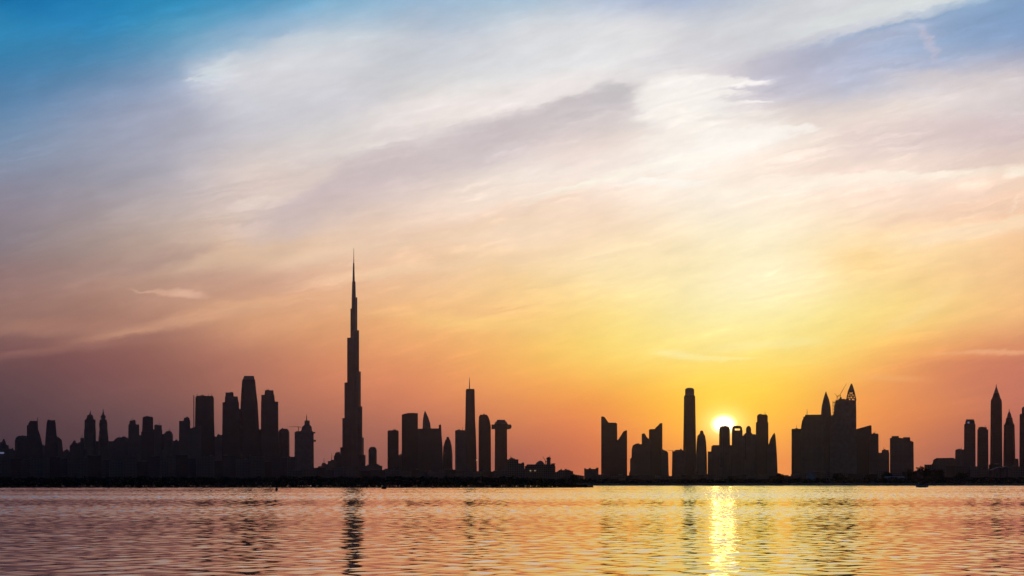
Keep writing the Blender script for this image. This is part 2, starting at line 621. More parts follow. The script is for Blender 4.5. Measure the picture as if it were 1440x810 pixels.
def simple(name, D, secs, label, mat='blue', sides=4, df=1.0, crown=None, spire=None, cat='tower', crown_sides=None, spire2=None):
    cx = (secs[0][1] + secs[0][2]) / 2
    t = Tower(name, D, cx, label, cat, mat)
    t.loft('tower_body', secs, sides, df)
    if not crown and not spire and secs[-1][2] - secs[-1][1] > 6:
        rr_ = random.Random(int(cx * 10))
        y0_, xl_, xr_ = secs[-1]
        w_ = (xr_ - xl_) * rr_.uniform(.2, .4)
        o_ = rr_.uniform(.1, .9) * (xr_ - xl_ - w_)
        t.loft('roof_plant', [(y0_, xl_ + o_, xl_ + o_ + w_), (y0_ - rr_.uniform(.7, 1.5), xl_ + o_, xl_ + o_ + w_)], 4, .9, 'concrete')
        if rr_.random() < .4:
            xq = xl_ + rr_.uniform(.15, .85) * (xr_ - xl_)
            t.spire(xq, y0_, y0_ - rr_.uniform(3, 6), .7, 'aerial')
    if crown:
        t.loft('crown', crown, crown_sides or sides, df * .96 if sides == 4 else df, 'steel' if mat != 'steel' else 'grey')
    if spire:
        t.spire(*spire)
    if spire2:
        t.spire(*spire2)
    return t


# ------------------------------------------------------------------ water, ground
m, nt, p = new_mat('sea_water')
p.inputs['Base Color'].default_value = (.012, .022, .028, 1)
p.inputs['IOR'].default_value = 1.333
p.inputs['Roughness'].default_value = .035


MAT['water'] = m

# the sea surface is real wave geometry: a sum of small wind waves, roughened in patches by gusts
WAVE_SLOPE = 0.0285
ys = np.concatenate([np.arange(52, 420, .45), np.arange(420, 1000, 1.0), np.arange(1000, 2161, 2.0)])
tx = np.linspace(-1, 1, 1150)
half = ys * math.tan(R(13.0)) + 60.0        # reaches well past what is seen, for a step to either side
wr = np.random.default_rng(5)
nw = 56
lam = .9 * (4.5 / .9) ** wr.random(nw)
th = np.where(wr.random(nw) < .6, 1, -1) * R(32) + wr.normal(0, R(20), nw)
kx, ky = 2 * np.pi / lam * np.cos(th), 2 * np.pi / lam * np.sin(th)
ph = wr.random(nw) * 2 * np.pi
amp = WAVE_SLOPE / math.sqrt(nw / 2) / (2 * np.pi / lam) * (lam / 3.5) ** -.15
gk = [(wr.normal(0, 1 / 150), wr.normal(0, 1 / 38), wr.random() * 6.28) for _ in range(14)]
X_ = (half[:, None] * tx[None, :]).astype(np.float32)
Y_ = np.repeat(ys[:, None], len(tx), 1).astype(np.float32)
gust = sum(np.sin(np.float32(a) * X_ + np.float32(b) * Y_ + np.float32(c)) for a, b, c in gk) / math.sqrt(7)
gust = np.clip(1.0 + .24 * gust, .62, 1.5)
H_ = np.zeros_like(X_)
step = np.gradient(ys)
VIS = np.clip((np.minimum(lam[None, :] / np.abs(np.sin(th)) / step[:, None], lam[None, :] / np.abs(np.cos(th)) / (half[:, None] * (tx[1] - tx[0]))) - 2.2) / 1.5, 0, 1)       # drop waves the mesh cannot carry
sl2 = (amp * 2 * np.pi / lam) ** 2
keep = np.sqrt(sl2.sum() / (VIS ** 2 * sl2).sum(1)) * (1 + 1.5 * np.clip((ys - 180) / 500, 0, 1))   # choppier off shore
for i in range(nw):
    H_ += (amp[i] * VIS[:, i] * keep).astype(np.float32)[:, None] * np.sin(np.float32(kx[i]) * X_ + np.float32(ky[i]) * Y_ + np.float32(ph[i]))
H_ *= gust
nrow, ncol = X_.shape
co = np.stack([X_, Y_, H_], -1).reshape(-1, 3)
idx = np.arange(nrow * ncol).reshape(nrow, ncol)
q = np.stack([idx[:-1, :-1], idx[:-1, 1:], idx[1:, 1:], idx[1:, :-1]], -1).reshape(-1, 4)
# calm surroundings out to the sides and behind, joined to the waves' edges
base = len(co)
ext = np.array([(-5000, -300, 0), (5000, -300, 0), (5000, 2160, 0), (-5000, 2160, 0)], dtype=np.float32)
co = np.concatenate([co, ext]).astype(np.float32)
A, B, Cc, Dd = idx[0, 0], idx[0, -1], idx[-1, -1], idx[-1, 0]
q = np.concatenate([q, np.array([[base, base + 1, B, A], [base + 1, base + 2, Cc, B], [base, A, Dd, base + 3]])]).astype(np.int32)
me = bpy.data.meshes.new('water')
me.vertices.add(len(co)); me.vertices.foreach_set('co', co.ravel())
me.loops.add(q.size); me.loops.foreach_set('vertex_index', q.ravel())
me.polygons.add(len(q))
me.polygons.foreach_set('loop_start', np.arange(0, q.size, 4, dtype=np.int32))
me.update(calc_edges=True)
me.shade_smooth()
setting(link_mesh('water', me, 'water'))
del X_, Y_, H_, gust, co, q, idx

# main shore and city ground: one sheet with an uneven bank
xs = np.linspace(-4200, 4200, 281)
prof = [(2148, -.6), (2154, .35), (2162, 1.5), (2178, 2.0), (2210, GROUND_Z), (4000, GROUND_Z), (14500, GROUND_Z)]
V, Fc = [], []
for i, x in enumerate(xs):
    jit = 5 * math.sin(x * .021) + 4 * math.sin(x * .057 + 1) + random.uniform(-1.5, 1.5)
    for k, (y, z) in enumerate(prof):
        V.append((x, y + (jit if k < 4 else 0), z + (random.uniform(-.15, .15) if 0 < k < 4 else 0)))
n = len(prof)
for i in range(len(xs) - 1):
    for k in range(n - 1):
        Fc.append((i * n + k, (i + 1) * n + k, (i + 1) * n + k + 1, i * n + k + 1))
setting(link_mesh('ground', mesh('ground', V, Fc), 'earth'))

# low mangrove spit in front of the left half
SPIT_Y = 1606.0
tip = X(834, SPIT_Y)
xs = np.concatenate([np.linspace(-900, tip - 60, 90), np.linspace(tip - 58, tip, 14)])
V, Fc = [], []
for i, x in enumerate(xs):
    t_ = min(1.0, max(0.02, (tip - x) / 60.0))
    j = 2.0 * math.sin(x * .05) + 1.5 * math.sin(x * .13)
    back = 12 + 130 * t_
    for (y, z) in ((SPIT_Y - 2 + j * t_, -.4), (SPIT_Y + 2 + j * t_, .25), (SPIT_Y + 6 + j * t_ * .5, .45 * t_ + .1), (SPIT_Y + back - 4, .4 * t_ + .1), (SPIT_Y + back, -.4)):
        V.append((x, y, z))
n = 5
for i in range(len(xs) - 1):
    for k in range(n - 1):
        Fc.append((i * n + k, (i + 1) * n + k, (i + 1) * n + k + 1, i * n + k + 1))
setting(link_mesh('mudflat', mesh('mudflat', V, Fc), 'mud'))


def leaf_mesh(name, pts, size):
    pts = np.asarray(pts, dtype=float)
    k = len(pts)
    a = rng.normal(size=(k, 3)); a /= np.linalg.norm(a, axis=1)[:, None]
    b = rng.normal(size=(k, 3)); b -= a * (a * b).sum(1)[:, None]; b /= np.linalg.norm(b, axis=1)[:, None]
    s = (size * rng.uniform(.6, 1.4, k))[:, None]
    q = np.stack([pts + a * s, pts + b * s * .6, pts - a * s, pts - b * s * .6], 1).reshape(-1, 3)
    me = bpy.data.meshes.new(name)
    me.from_pydata(q.tolist(), [], [(4 * i, 4 * i + 1, 4 * i + 2, 4 * i + 3) for i in range(k)])
    return me


# mangroves on the spit: profile of the top in photo rows
mp_x = [-60, 60, 200, 330, 420, 470, 560, 640, 700, 735, 770, 800, 822, 834]
mp_y = [672, 672.5, 671.5, 672.5, 671, 672, 671, 672, 671, 671.5, 675, 679.5, 682.5, 684.3]
pts = []
x0, x1 = X(-60, SPIT_Y), X(834, SPIT_Y)
while len(pts) < 30000:
    x = random.uniform(x0, x1)
    px = 720 + x / SPIT_Y * F
    top = Z(np.interp(px, mp_x, mp_y), SPIT_Y + 12)
    top += .35 * math.sin(x * .9) + .3 * math.sin(x * .37 + 2) + .25 * math.sin(x * 2.3)
    y = SPIT_Y + 3 + random.random() ** 1.3 * min(34, 5 + (tip - x) * .6)
    z = .2 + max(top - .2, .3) * random.random() ** .8
    pts.append((x, y, z))
mg = link_mesh('mangroves', leaf_mesh('mangroves', pts, .62), 'leaf')
setting(mg, 'stuff')
tag(mg, 'continuous dark belt of low mangroves on the near spit along the left waterline', 'mangroves')

# scrub behind the right-hand bank
pts = []
x0, x1 = X(700, 2190), X(1500, 2190)
while len(pts) < 22000:
    x = random.uniform(x0, x1)
    px = 720 + x / 2190 * F
    base = np.interp(px, [700, 840, 900, 1000, 1110, 1180, 1290, 1330, 1440, 1500], [674, 674, 675, 674.5, 674, 673.5, 672.5, 671.5, 672.5, 673])
    top = Z(base, 2200) + .5 * math.sin(x * .33) + .4 * math.sin(x * .81 + 1) + .3 * math.sin(x * 1.7)
    y = 2172 + random.random() * 40
    z = 1.8 + max(top - 1.8, .4) * random.random() ** .9
    pts.append((x, y, z))
sb_ = link_mesh('shore_scrub', leaf_mesh('shore_scrub', pts, .8), 'leaf')
setting(sb_, 'stuff')
tag(sb_, 'long low strip of dark scrub along the far bank on the right', 'scrub')


# ------------------------------------------------------------------ the tall stepped tower
D = 9500.0
burj = Tower('supertall_tower', D, 497.0, 'slender supertall tower stepping up to a needle spire, highest of all', 'skyscraper', 'blue')
k = D / F


def wing(name, ang, tiers, hw0):
    rings = []
    c, s = math.cos(R(ang)), math.sin(R(ang))
    for (yb, yt, length, hw) in tiers:
        L, h_ = (length - hw) * k, hw * k
        pl = [(0, -h_)] + [(L + h_ * math.cos(a), h_ * math.sin(a)) for a in np.linspace(-math.pi / 2, math.pi / 2, 9)] + [(0, h_)]
        for y in (yb, yt):
            z = burj.lz(y)
            rings.append([(x * c - q * s, x * s + q * c, z) for x, q in pl])
    return link_mesh(name, loft(name, rings), 'blue', burj.root)


wing('wing', 180, [(G, 640, 21, 5), (640, 629, 18.5, 4.6), (629, 588, 15.6, 4.4), (588, 538, 12.6, 4.2), (538, 475, 8.8, 3.8), (475, 434, 4.2, 2.4)], 5)
hwB = lambda e, hw: ((e - hw) / .5 + hw, hw)
wing('wing', -60, [(G, 640, *hwB(17, 5)), (640, 572, *hwB(12.5, 4.4)), (572, 465, *hwB(8, 3.6))], 5)
wing('wing', 60, [(G, 615, *hwB(14.7, 4.6)), (615, 522, *hwB(10.5, 4)), (522, 418, *hwB(5.5, 2.9))], 5)
burj.loft('core', [(G, 492, 502), (560, 492.6, 501.6), (470, 493.8, 500.8), (418, 494.6, 500.4), (396, 495.2, 499.9), (396, 495.4, 499.2)], 12, 1, 'blue')
burj.loft('pinnacle', [(396, 495.6, 499.0), (383, 496.0, 498.6), (370, 496.4, 498.4)], 10, 1, 'steel')
burj.loft('spire', [(370, 496.9, 498.1), (360, 497.1, 497.9), (349, 497.3, 497.7)], 8, 1, 'steel')
t = burj
t.prism('podium', [(470, G), (470, 641), (474, 641), (474, 636), (478, 636), (478, 655), (514, 655), (514, G)], 30, 'grey', yoff=-60)

# ------------------------------------------------------------------ far left cluster
DL = 8300.0
t = simple('pointed_block', DL, [(G, -9, 12), (626, -9, 12), (626, -6, 9), (622, -4, 8)], 'stepped block with a small peaked roof at the left edge of the photo', 'grey', crown=[(622, 2, 8), (617, 4.6, 5.6)])
t.light(1.5, 637, 8, 2.2, 'cool_light', 'lit_strip', 11)
simple('low_block', DL + 500, [(G, 9, 24), (633, 9, 24), (633, 11, 19), (631, 11, 19)], 'lowest slab filling the gap beside the peaked block at left', 'grey', cat='block')
simple('rounded_block', DL + 200, [(G, 21, 42), (620, 21, 42), (615.5, 22.5, 41), (613, 26, 40)], 'wide block with a rounded left shoulder leaning against the sail tower', 'sand', 8)
t = Tower('sail_tower', DL, 49, 'dark tower flaring down to the right with a thin mast on its roof', 'tower', 'blue')
t.prism('tower_body', [(38, G), (38, 598), (40, 598), (40, 595), (41, 595), (42, 592), (53, 592), (53.6, 604), (57, 614), (60, 628), (60, G)], 18)
t.spire(52.8, 592, 586.5, 1.2, 'mast')
simple('tapered_tower', DL + 160, [(G, 63, 82), (625, 63.5, 81), (610, 64.5, 79.5), (594, 65.8, 78), (594, 66.4, 77.6), (591, 66.4, 77.6)], 'broad tapered tower with a flat notched roof, second tall one from the left', 'blue', 4, .9)
t = Tower('sloped_block', DL + 340, 83, 'block with a sloping roof tucked against the tapered tower at left', 'block', 'grey')
t.prism('tower_body', [(77, G), (77, 612), (84, 616), (87, 619), (88.5, 634), (88.5, G)], 14)
simple('low_block', DL + 520, [(G, 86, 101), (635, 86, 101), (635, 90, 97), (633, 90, 97)], 'low slab in the dip just left of the pair of pagoda towers', 'sand', cat='block')
simple('domed_block', DL + 80, [(G, 98, 113), (626, 98, 113), (626, 100, 111), (623, 101, 109)], 'short block with a small dome, left of the pagoda towers', 'sand', crown=[(623, 102, 107.5), (620.5, 102.8, 106.6), (619.3, 104, 105.4)], crown_sides=12)
simple('stepped_block', DL + 260, [(G, 110, 123), (622, 110, 123), (622, 113, 121), (616, 113, 121)], 'block with an aerial on its roof touching the left pagoda tower', 'grey', spire=(115.4, 616, 609, .9, 'aerial'))
simple('pagoda_tower', DL, [(G, 117.5, 135.5), (604, 118.3, 134.7), (604, 119, 134.2), (590, 119, 134.2), (590, 121.4, 131.6), (586, 122, 131.2)], 'wider of two pagoda towers with tiered crowns in the far left cluster', 'sand', 8,
       crown=[(586, 122.6, 130.6), (583.5, 122.8, 130.4), (583.5, 125.4, 128.2), (581, 125.8, 127.8)], spire=(126.9, 581, 577, 1.6))
simple('pagoda_tower', DL + 120, [(G, 138, 153), (616, 138.6, 152.4), (604, 140, 151), (597, 139.4, 151), (590, 140.4, 149.8), (590, 142.4, 147.8), (588, 142.4, 147.8)], 'slimmer of two pagoda towers, with a waisted body and pointed finial', 'sand', 8,
       crown=[(588, 141.4, 148.8), (584.5, 141.8, 148.4), (583.5, 143.4, 146.8), (580, 144, 146.2)], spire=(145.1, 580, 574.5, 1.3))
t = Tower('low_block', DL + 600, 145, 'low slab whose roof shows between and behind the two pagoda towers', 'block', 'grey')
t.loft('tower_body', [(G, 131, 164), (622, 131, 164), (622, 134, 160), (620.5, 134, 160)], 4, .5)
simple('rounded_block', DL + 330, [(G, 159, 183), (620, 160, 182), (616.5, 163, 180), (615, 166, 178)], 'squat block with rounded roof corners right of the pagoda towers', 'grey', 4, .8)
simple('stepped_tower', DL + 40, [(G, 180, 196.5), (597, 180.6, 195.6), (597, 182, 191), (591.5, 182.4, 190.6)], 'narrow tower with a raised left roof, left of a square-topped one', 'sand')
simple('square_tower', DL + 210, [(G, 198, 217), (608, 198.6, 216.4), (606, 200, 215.4), (587, 200.6, 215.2), (587, 202, 214), (586, 202, 214)], 'square-topped tower beside the narrow tower with a raised roof', 'blue')
simple('stepped_block', DL + 420, [(G, 213, 229), (604, 213.6, 228), (604, 217, 227.4), (598, 217, 227.4)], 'shorter block stepping down from the square-topped tower', 'grey')
simple('rounded_block', DL + 100, [(G, 227, 244.5), (611, 228, 243), (609, 232, 242), (606.5, 233.5, 240.6)], 'block with a little rounded penthouse left of the dip before the big slab', 'sand', 8)
simple('low_block', DL + 560, [(G, 240, 256), (620, 240, 256), (620, 246, 250), (618, 247, 249)], 'low slab with a tiny roof stub in the dip before the big slab', 'grey', cat='block')
simple('stepped_tower', DL + 180, [(G, 251, 268), (592, 252, 267.4), (592, 258, 267), (587.4, 259, 266)], 'tower with a raised right roof immediately left of the big flat slab', 'sand')
t = Tower('sloped_block', DL + 380, 274, 'block with a slanted roof half hidden by the big flat slab', 'block', 'grey')
t.prism('tower_body', [(266, G), (266, 604), (269, 602), (281, 598.6), (283, 598.6), (283, G)], 15)

simple('low_block', DL + 640, [(G, 55, 70), (628, 55, 70), (627, 57, 67)], 'low slab just visible in the slot between the sail tower and the tapered tower', 'grey', cat='block')
simple('low_block', DL + 660, [(G, 188, 206), (613, 188, 206), (612, 190, 204)], 'slab filling the slot between the narrow tower with raised roof and the square-topped one', 'grey', cat='block')
# ------------------------------------------------------------------ tall left group
DM = 8900.0
t = simple('slab_tower', DM, [(G, 273.5, 302.6), (620, 274, 302), (592, 274.4, 301), (559, 275, 300.6), (559, 276, 299.6), (557, 276, 299.6)], 'big flat-topped slab tower with short rods on its roof', 'dark', 4, .8)
for rx in (277.5, 285, 293, 297.5):
    t.spire(rx, 557, 553.5, .9, 'roof_rod')
t.loft('hoist', [(G, 271.9, 273.4), (556, 272.1, 273.3)], 4, 1, 'steel')
simple('low_block', DM + 420, [(G, 300, 316), (614, 301, 316), (614, 305, 313), (611.6, 305, 313)], 'short block in the slot right of the big flat slab', 'grey', cat='block')
simple('stepped_tower', DM + 170, [(G, 312, 338), (566, 313, 336), (566, 316, 335.4), (557.6, 316.4, 334), (557.6, 317, 328.6), (552, 317.2, 328.2)], 'double-stepped tower pressed against the left flank of the tallest of the left cluster', 'blue', 4, .9)
simple('shouldered_tower', DM, [(G, 336.6, 366), (610, 337.4, 364.6), (568, 338.4, 362.4), (550, 339.4, 360.2), (537, 340.4, 359), (534, 340.8, 358.4)], 'tallest tower of the left cluster, with tapering shoulders', 'dark', 8, .95,
       crown=[(534, 341.4, 358), (531, 342.6, 357.4), (528.8, 343.4, 356.8)])
simple('notched_tower', DM + 210, [(G, 366.6, 392), (565, 367.2, 391.2), (565, 367.4, 386.6), (555.4, 367.6, 385.6), (555.4, 372, 385), (549, 372.6, 384.4)], 'tower with notched corners stepping down to the right, next to the tallest left one', 'blue', 4, .9)
simple('rounded_tower', DM + 380, [(G, 391, 407.4), (608, 391.6, 407), (605, 392.4, 406.2), (603, 395, 404)], 'short tower with a rounded top at the right end of the left cluster', 'blue', 12)
t = simple('unfinished_tower', DM + 60, [(G, 414, 441.4), (607.6, 414.4, 441), (607.6, 416, 440), (606.6, 416, 440)], 'unfinished tower with an aerial and side platforms, standing alone left of the supertall', 'concrete', 4, .9)
t.loft('upper_storeys', [(606.6, 423.4, 439), (600, 425, 438), (598, 427.4, 436.4), (598, 428, 435.6), (591.4, 428.4, 435.4)], 8, 1, 'concrete')
t.spire(431.2, 591.4, 582.6, 1.5, 'aerial')
t.prism('platform', [(439.4, 609.5), (439.4, 607.6), (443.4, 607.6), (443.4, 609.5)], 16, 'steel')
t.prism('platform', [(441.2, 621), (441.2, 618.6), (444.2, 618.6), (444.2, 621)], 16, 'steel')


def crane(D, mx, ybase, ytop, tipx, tipy, tailx, label, w=.9, zb=None):
    """tower crane: lattice mast, jib and counter jib"""
    root = thing('tower_crane', (X(mx, D), D, zb if zb is not None else Z(ybase, D)), label, 'crane')
    s = D / F
    H = (ybase - ytop) * s
    hw = w * s / 2
    ch = .40 * w * s
    parts = []
    for a in (-1, 1):
        for b in (-1, 1):
            parts.append(bar_vf((a * hw, b * hw, 0), (a * hw, b * hw, H), ch))
    st = max(hw * 2.2, H / 14)
    z, sg = 0.0, 1
    while z + st <= H + .01:
        for b in (-1, 1):
            parts.append(bar_vf((-sg * hw, b * hw, z), (sg * hw, b * hw, z + st), ch * .6))
        z += st
        sg = -sg
    link_mesh('mast', mesh('mast', *join_vf(parts)), 'crane', root)
    cab, cf = box_vf(-hw * 1.6, hw * 1.6, -hw * 1.4, hw * 1.4, H, H + hw * 2.6)
    link_mesh('cab', mesh('cab', cab, cf), 'steel', root)
    J = Vector(((tipx - mx) * s, 0, (ybase - tipy) * s))
    B0 = Vector((0, 0, H + hw * 2.6))
    d = (J - B0)
    up = Vector((-d.z, 0, d.x)).normalized() * hw * 1.3
    if up.z < 0:
        up = -up
    parts = [bar_vf(B0 + Vector((0, q * hw * .7, 0)), J, ch * .8) for q in (-1, 1)] + [bar_vf(B0 + up, J, ch * .8)]
    nseg = 12
    for i in range(nseg):
        a = B0 + d * (i / nseg)
        b = B0 + d * ((i + .5) / nseg) + up * (1 - (i + .5) / nseg)
        c = B0 + d * ((i + 1) / nseg)
        parts += [bar_vf(a, b, ch * .5), bar_vf(b, c, ch * .5)]
    link_mesh('jib', mesh('jib', *join_vf(parts)), 'crane', root)
    T = Vector(((tailx - mx) * s, 0, H + hw * 2.6))
    v1, f1 = bar_vf(B0, T, ch * 1.5)
    v2, f2 = box_vf(T.x - hw * 1.2, T.x + hw * 1.2, -hw, hw, T.z - hw * 2.6, T.z - .2 * hw)
    cj = link_mesh('counter_jib', mesh('counter_jib', v1, f1), 'crane', root)
    link_mesh('counterweight', mesh('counterweight', v2, f2), 'concrete', cj)
    return root


crane(DM - 20, 419.8, 607, 601.6, 404, 600.6, 423, 'tower crane with a long level jib reaching left from the unfinished tower', .8, Z(606.7, DM - 20))

simple('infill_block', DM + 560, [(G, 330, 345), (577, 330, 345), (576, 331, 344)], 'slab filling the slot left of the tallest tower of the left cluster', 'dark', cat='block')
simple('infill_block', DM + 580, [(G, 358, 374), (606, 358, 374), (605, 359, 373)], 'slab filling the slot right of the tallest tower of the left cluster', 'dark', cat='block')
# low terraces climbing to the supertall
DT = 9000.0
simple('terrace_block', DT, [(G, 441, 458), (658, 441, 458), (658, 447, 456), (656.5, 447, 456)], 'lowest flat terrace block between the unfinished tower and the supertall', 'sand', cat='block')
simple('terrace_block', DT + 140, [(G, 452, 467), (652.6, 452, 467), (652.6, 453, 458), (651, 453, 458)], 'low terrace block with an aerial, first step up towards the supertall', 'grey', spire=(455.6, 651, 643, .8, 'aerial'), cat='block')
simple('terrace_block', DT, [(G, 461, 473), (648.4, 461, 473), (648.4, 465, 472), (646.6, 465, 472)], 'terrace block with a thin rod, second step up towards the supertall', 'sand', spire=(466.4, 646.6, 637, .8, 'aerial'), cat='block')
simple('terrace_block', DT + 150, [(G, 468.6, 480), (640.5, 469.6, 480), (640.5, 471, 479), (637, 471, 478)], 'taller terrace block standing directly before the left foot of the supertall', 'blue', cat='block')

# ------------------------------------------------------------------ middle group
DC = 8700.0
simple('capsule_tower', DC + 200, [(G, 518, 530), (633, 518.2, 529.8), (630, 519.4, 528.8), (628.4, 521.4, 526.6)], 'small round-topped tower just right of the supertall', 'sand', 12)
simple('podium_block', DC, [(G, 513, 537.6), (655, 513, 537.6), (655, 516, 534), (653.6, 516, 534)], 'long low podium under the small round-topped tower', 'grey', df=.6, cat='block')
simple('podium_block', DC + 330, [(G, 535, 547), (662, 535, 547), (660, 541, 546), (659, 541, 546)], 'very low block at the foot of the lone flat-topped slab', 'sand', cat='block')
simple('slab_tower', DC, [(G, 545, 560.6), (606.4, 545, 560.6), (606.4, 546, 559.6), (605.2, 546, 559.6)], 'plain flat-topped slab, first one right of the supertall', 'dark')
simple('podium_block', DC + 180, [(G, 558, 569), (641.6, 558, 569), (640, 559, 566), (640, 559, 566)], 'low infill block in the slot between two flat slabs', 'grey', cat='block')
t = Tower('wide_slab_tower', DC + 30, 576, 'wide slab with a gently arched roof left of the fin-topped tower', 'tower', 'dark')
t.prism('tower_body', [(565, G), (565, 583.4), (569, 582), (574, 581), (580, 580.8), (587.6, 581.2), (587.6, G)], 16)
t = Tower('fin_tower', DC + 200, 602, 'tower with a curved fin rising to a point on its roof', 'tower', 'blue')
t.loft('tower_body', [(G, 586, 618.4), (603.6, 586, 618.4), (603.6, 588, 617), (603, 588, 617)], 4, .6)
t.prism('fin', [(594.2, 603.2), (594.6, 592), (595.6, 584), (597.6, 577.6), (599.8, 581.6), (602.6, 588), (604.8, 595), (606, 603.2)], 9, 'steel')
t = Tower('horned_block', DC + 20, 613, 'block with a narrow horn at its right roof corner, beside the fin tower', 'tower', 'blue')
t.prism('tower_body', [(605.6, G), (605.6, 602.6), (617, 602.6), (617, 598), (619.4, 596.8), (620.4, 598), (621, 612), (622.4, 628), (622.4, G)], 15)
simple('bullet_tower', DC + 160, [(G, 622, 636.6), (640, 622.6, 636.4), (628, 623.4, 635.4), (624, 624.6, 634.6), (618, 626.6, 633), (618, 627.6, 632), (614.4, 628, 631.4)], 'small bullet-shaped tower with a stubby tip left of the tower with antenna', 'blue', 12)
simple('slab_tower', DC + 20, [(G, 640, 656.4), (606, 640, 656.4), (605, 641, 655)], 'plain slab touching the left side of the tower with antenna', 'grey')
simple('antenna_tower', DC + 190, [(G, 652.6, 671), (640, 653, 670), (606, 653.8, 669), (590, 654.4, 668.2), (549, 655, 667.4), (549, 655.6, 667), (547, 655.6, 667)], 'tall slim tower with a long antenna on its flat roof', 'dark', 4, 1, spire=(660.2, 547, 530.6, 1.5, 'antenna')).light(670.4, 647, 1.6, 2.2, 'warm_light', 'lit_window', 9)
simple('round_shoulder_tower', DC, [(G, 673, 690.6), (600, 673, 690.2), (592, 673.2, 688.8), (586, 673.6, 686.6), (583.2, 675.4, 684.6)], 'tower with rounded shoulders joined to a high skybridge', 'dark', 4, .9)
t = Tower('bridge_tower', DC + 20, 704, 'tower carrying a horizontal skybridge that juts out on both sides', 'tower', 'dark')
t.loft('tower_body', [(G, 695.6, 713.4), (604, 696, 713), (596, 695, 714)], 4, .9)
t.loft('crown', [(596, 695.4, 713.6), (593, 697, 712.4), (593, 698, 711.4), (590.4, 699, 710)], 8, .9, 'steel')
t.loft('skybridge', [(603.6, 691.2, 716.5), (602, 691.2, 719), (599, 691.2, 719.4), (597, 691.2, 718.4)], 4, .36, 'steel')

DQ = 5200.0
simple('low_block', DQ, [(G, 713, 729), (646, 713, 729), (646, 716, 724), (644.6, 716, 724)], 'low block stepping down right after the skybridge tower', 'sand', cat='block')
simple('low_block', DQ + 160, [(G, 726, 737.4), (651.6, 726, 737.4), (651.6, 733.6, 737), (650.4, 733.6, 737)], 'smaller low block with a raised right corner left of the domed hall', 'grey', cat='block')
DH = 5000.0
t = Tower('domed_hall', DH, 759, 'wide low hall with a dome and a small turret below thin cranes', 'hall', 'sand')
t.loft('hall_body', [(G, 738, 781), (655.4, 738, 781), (655.4, 740, 780.4), (653, 741, 780)], 4, .5)
t.loft('dome', [(653, 752.6, 766), (650.4, 754.6, 764.6), (648.6, 757, 762.6), (647.8, 759, 761)], 14, .8, 'steel')
t.loft('turret', [(653, 768.6, 774.4), (646, 769, 774), (646, 768, 775), (644, 768.6, 774.4), (642.6, 770.4, 772.6)], 8, 1, 'concrete')
t.loft('rooftop_wing', [(653, 775.2, 780.8), (651.6, 775.4, 780.8)], 4, 2)
t.light(746, 662, 1.8, 1.5, 'warm_light', 'lit_window', 11)
t.light(752.4, 662, 1.5, 1.3, 'warm_light', 'lit_window', 11)
crane(DH + 260, 767.2, 668, 641, 763, 632, 769.5, 'thin luffing crane leaning left above the domed hall', 1.0, GROUND_Z)
crane(DH + 330, 773.4, 668, 640, 773.2, 631, 771, 'thin luffing crane standing upright above the domed hall', 1.0, GROUND_Z)
t = Tower('terraced_hall', DH + 120, 793, 'low hall with an uneven stepped roof right of the domed hall', 'hall', 'grey')
t.prism('hall_body', [(781, G), (781, 664), (784, 663), (786, 661), (788, 661), (788, 659.6), (790, 659.6), (790, 661), (794, 661), (794, 659.4), (797, 659.4), (797, 660.6), (801, 660.6), (802, 662), (806, 662.6), (806, 666), (809, 667.4), (821, 669), (821, G)], 22)
t = Tower('parapet_block', DH, 832, 'small square block with notched parapet left of the slant-topped pair', 'block', 'concrete')
t.prism('tower_body', [(821.5, G), (821.5, 658.6), (824, 658.6), (824, 659.6), (828, 659.6), (828, 658), (831, 658), (831, 659.4), (838, 659.4), (838, 657.6), (841.6, 657.6), (841.6, G)], 18)

# ------------------------------------------------------------------ right of centre
DR = 8000.0
t = Tower('slant_tower', DR, 857, 'taller of two slant-topped towers, its peak at the left corner', 'tower', 'dark')
t.prism('tower_body', [(845.4, G), (845.4, 586.4), (847, 585.6), (850, 586.4), (855.6, 594.4), (866, 594.6), (867.8, 596), (868.6, G)], 17)
t = Tower('slant_tower', DR + 170, 875, 'shorter of two slant-topped towers, its roof rising to the right', 'tower', 'dark')
t.prism('tower_body', [(866.4, G), (866.4, 620), (869.6, 618), (876.6, 607), (880, 605.2), (881.8, 605.4), (882, G)], 15)
t = Tower('cut_corner_block', DR + 320, 897, 'lower block with a cut-off roof corner at the left of the jagged cluster', 'tower', 'sand')
t.prism('tower_body', [(884.6, G), (884.6, 666), (886, 662), (886, 645), (888, 644), (888.4, 631), (890, 626.4), (894, 624), (898, 623.4), (900, 624.6), (904, 624.6), (904, G)], 16)
t = Tower('horned_tower', DR + 60, 908, 'tower with a short horn at its left roof corner in the jagged cluster', 'tower', 'sand')
t.prism('tower_body', [(902.4, G), (902.4, 611), (904, 609.4), (907, 610), (909, 614), (912, 617), (914.6, 618), (914.6, G)], 13)
t = Tower('peaked_tower', DR + 200, 922, 'tallest of the jagged cluster, roof peaking at its right corner', 'tower', 'dark')
t.prism('tower_body', [(912.6, G), (912.6, 604.8), (914, 603.6), (921, 603.4), (922, 601.4), (925, 599), (928, 595.4), (931.4, 595), (931.6, G)], 16)
t = Tower('cut_corner_block', DR + 30, 935, 'lower block with a sloped roof closing the jagged cluster on the right', 'tower', 'sand')
t.prism('tower_body', [(929.6, G), (929.6, 630), (933, 632.6), (937.6, 634.4), (939.6, 637), (940.2, 660), (941, G)], 14)
crane(DR + 420, 946, 668, 626, 937, 624.2, 948.6, 'tower crane between the jagged cluster and the tall tower left of the sun', .7, GROUND_Z)
simple('stepped_block', DR + 60, [(G, 944.6, 963), (635, 945.4, 962.4), (635, 948, 961), (632.6, 950, 960)], 'broad low block leaning on the left foot of the tall tower near the sun', 'grey', cat='block')
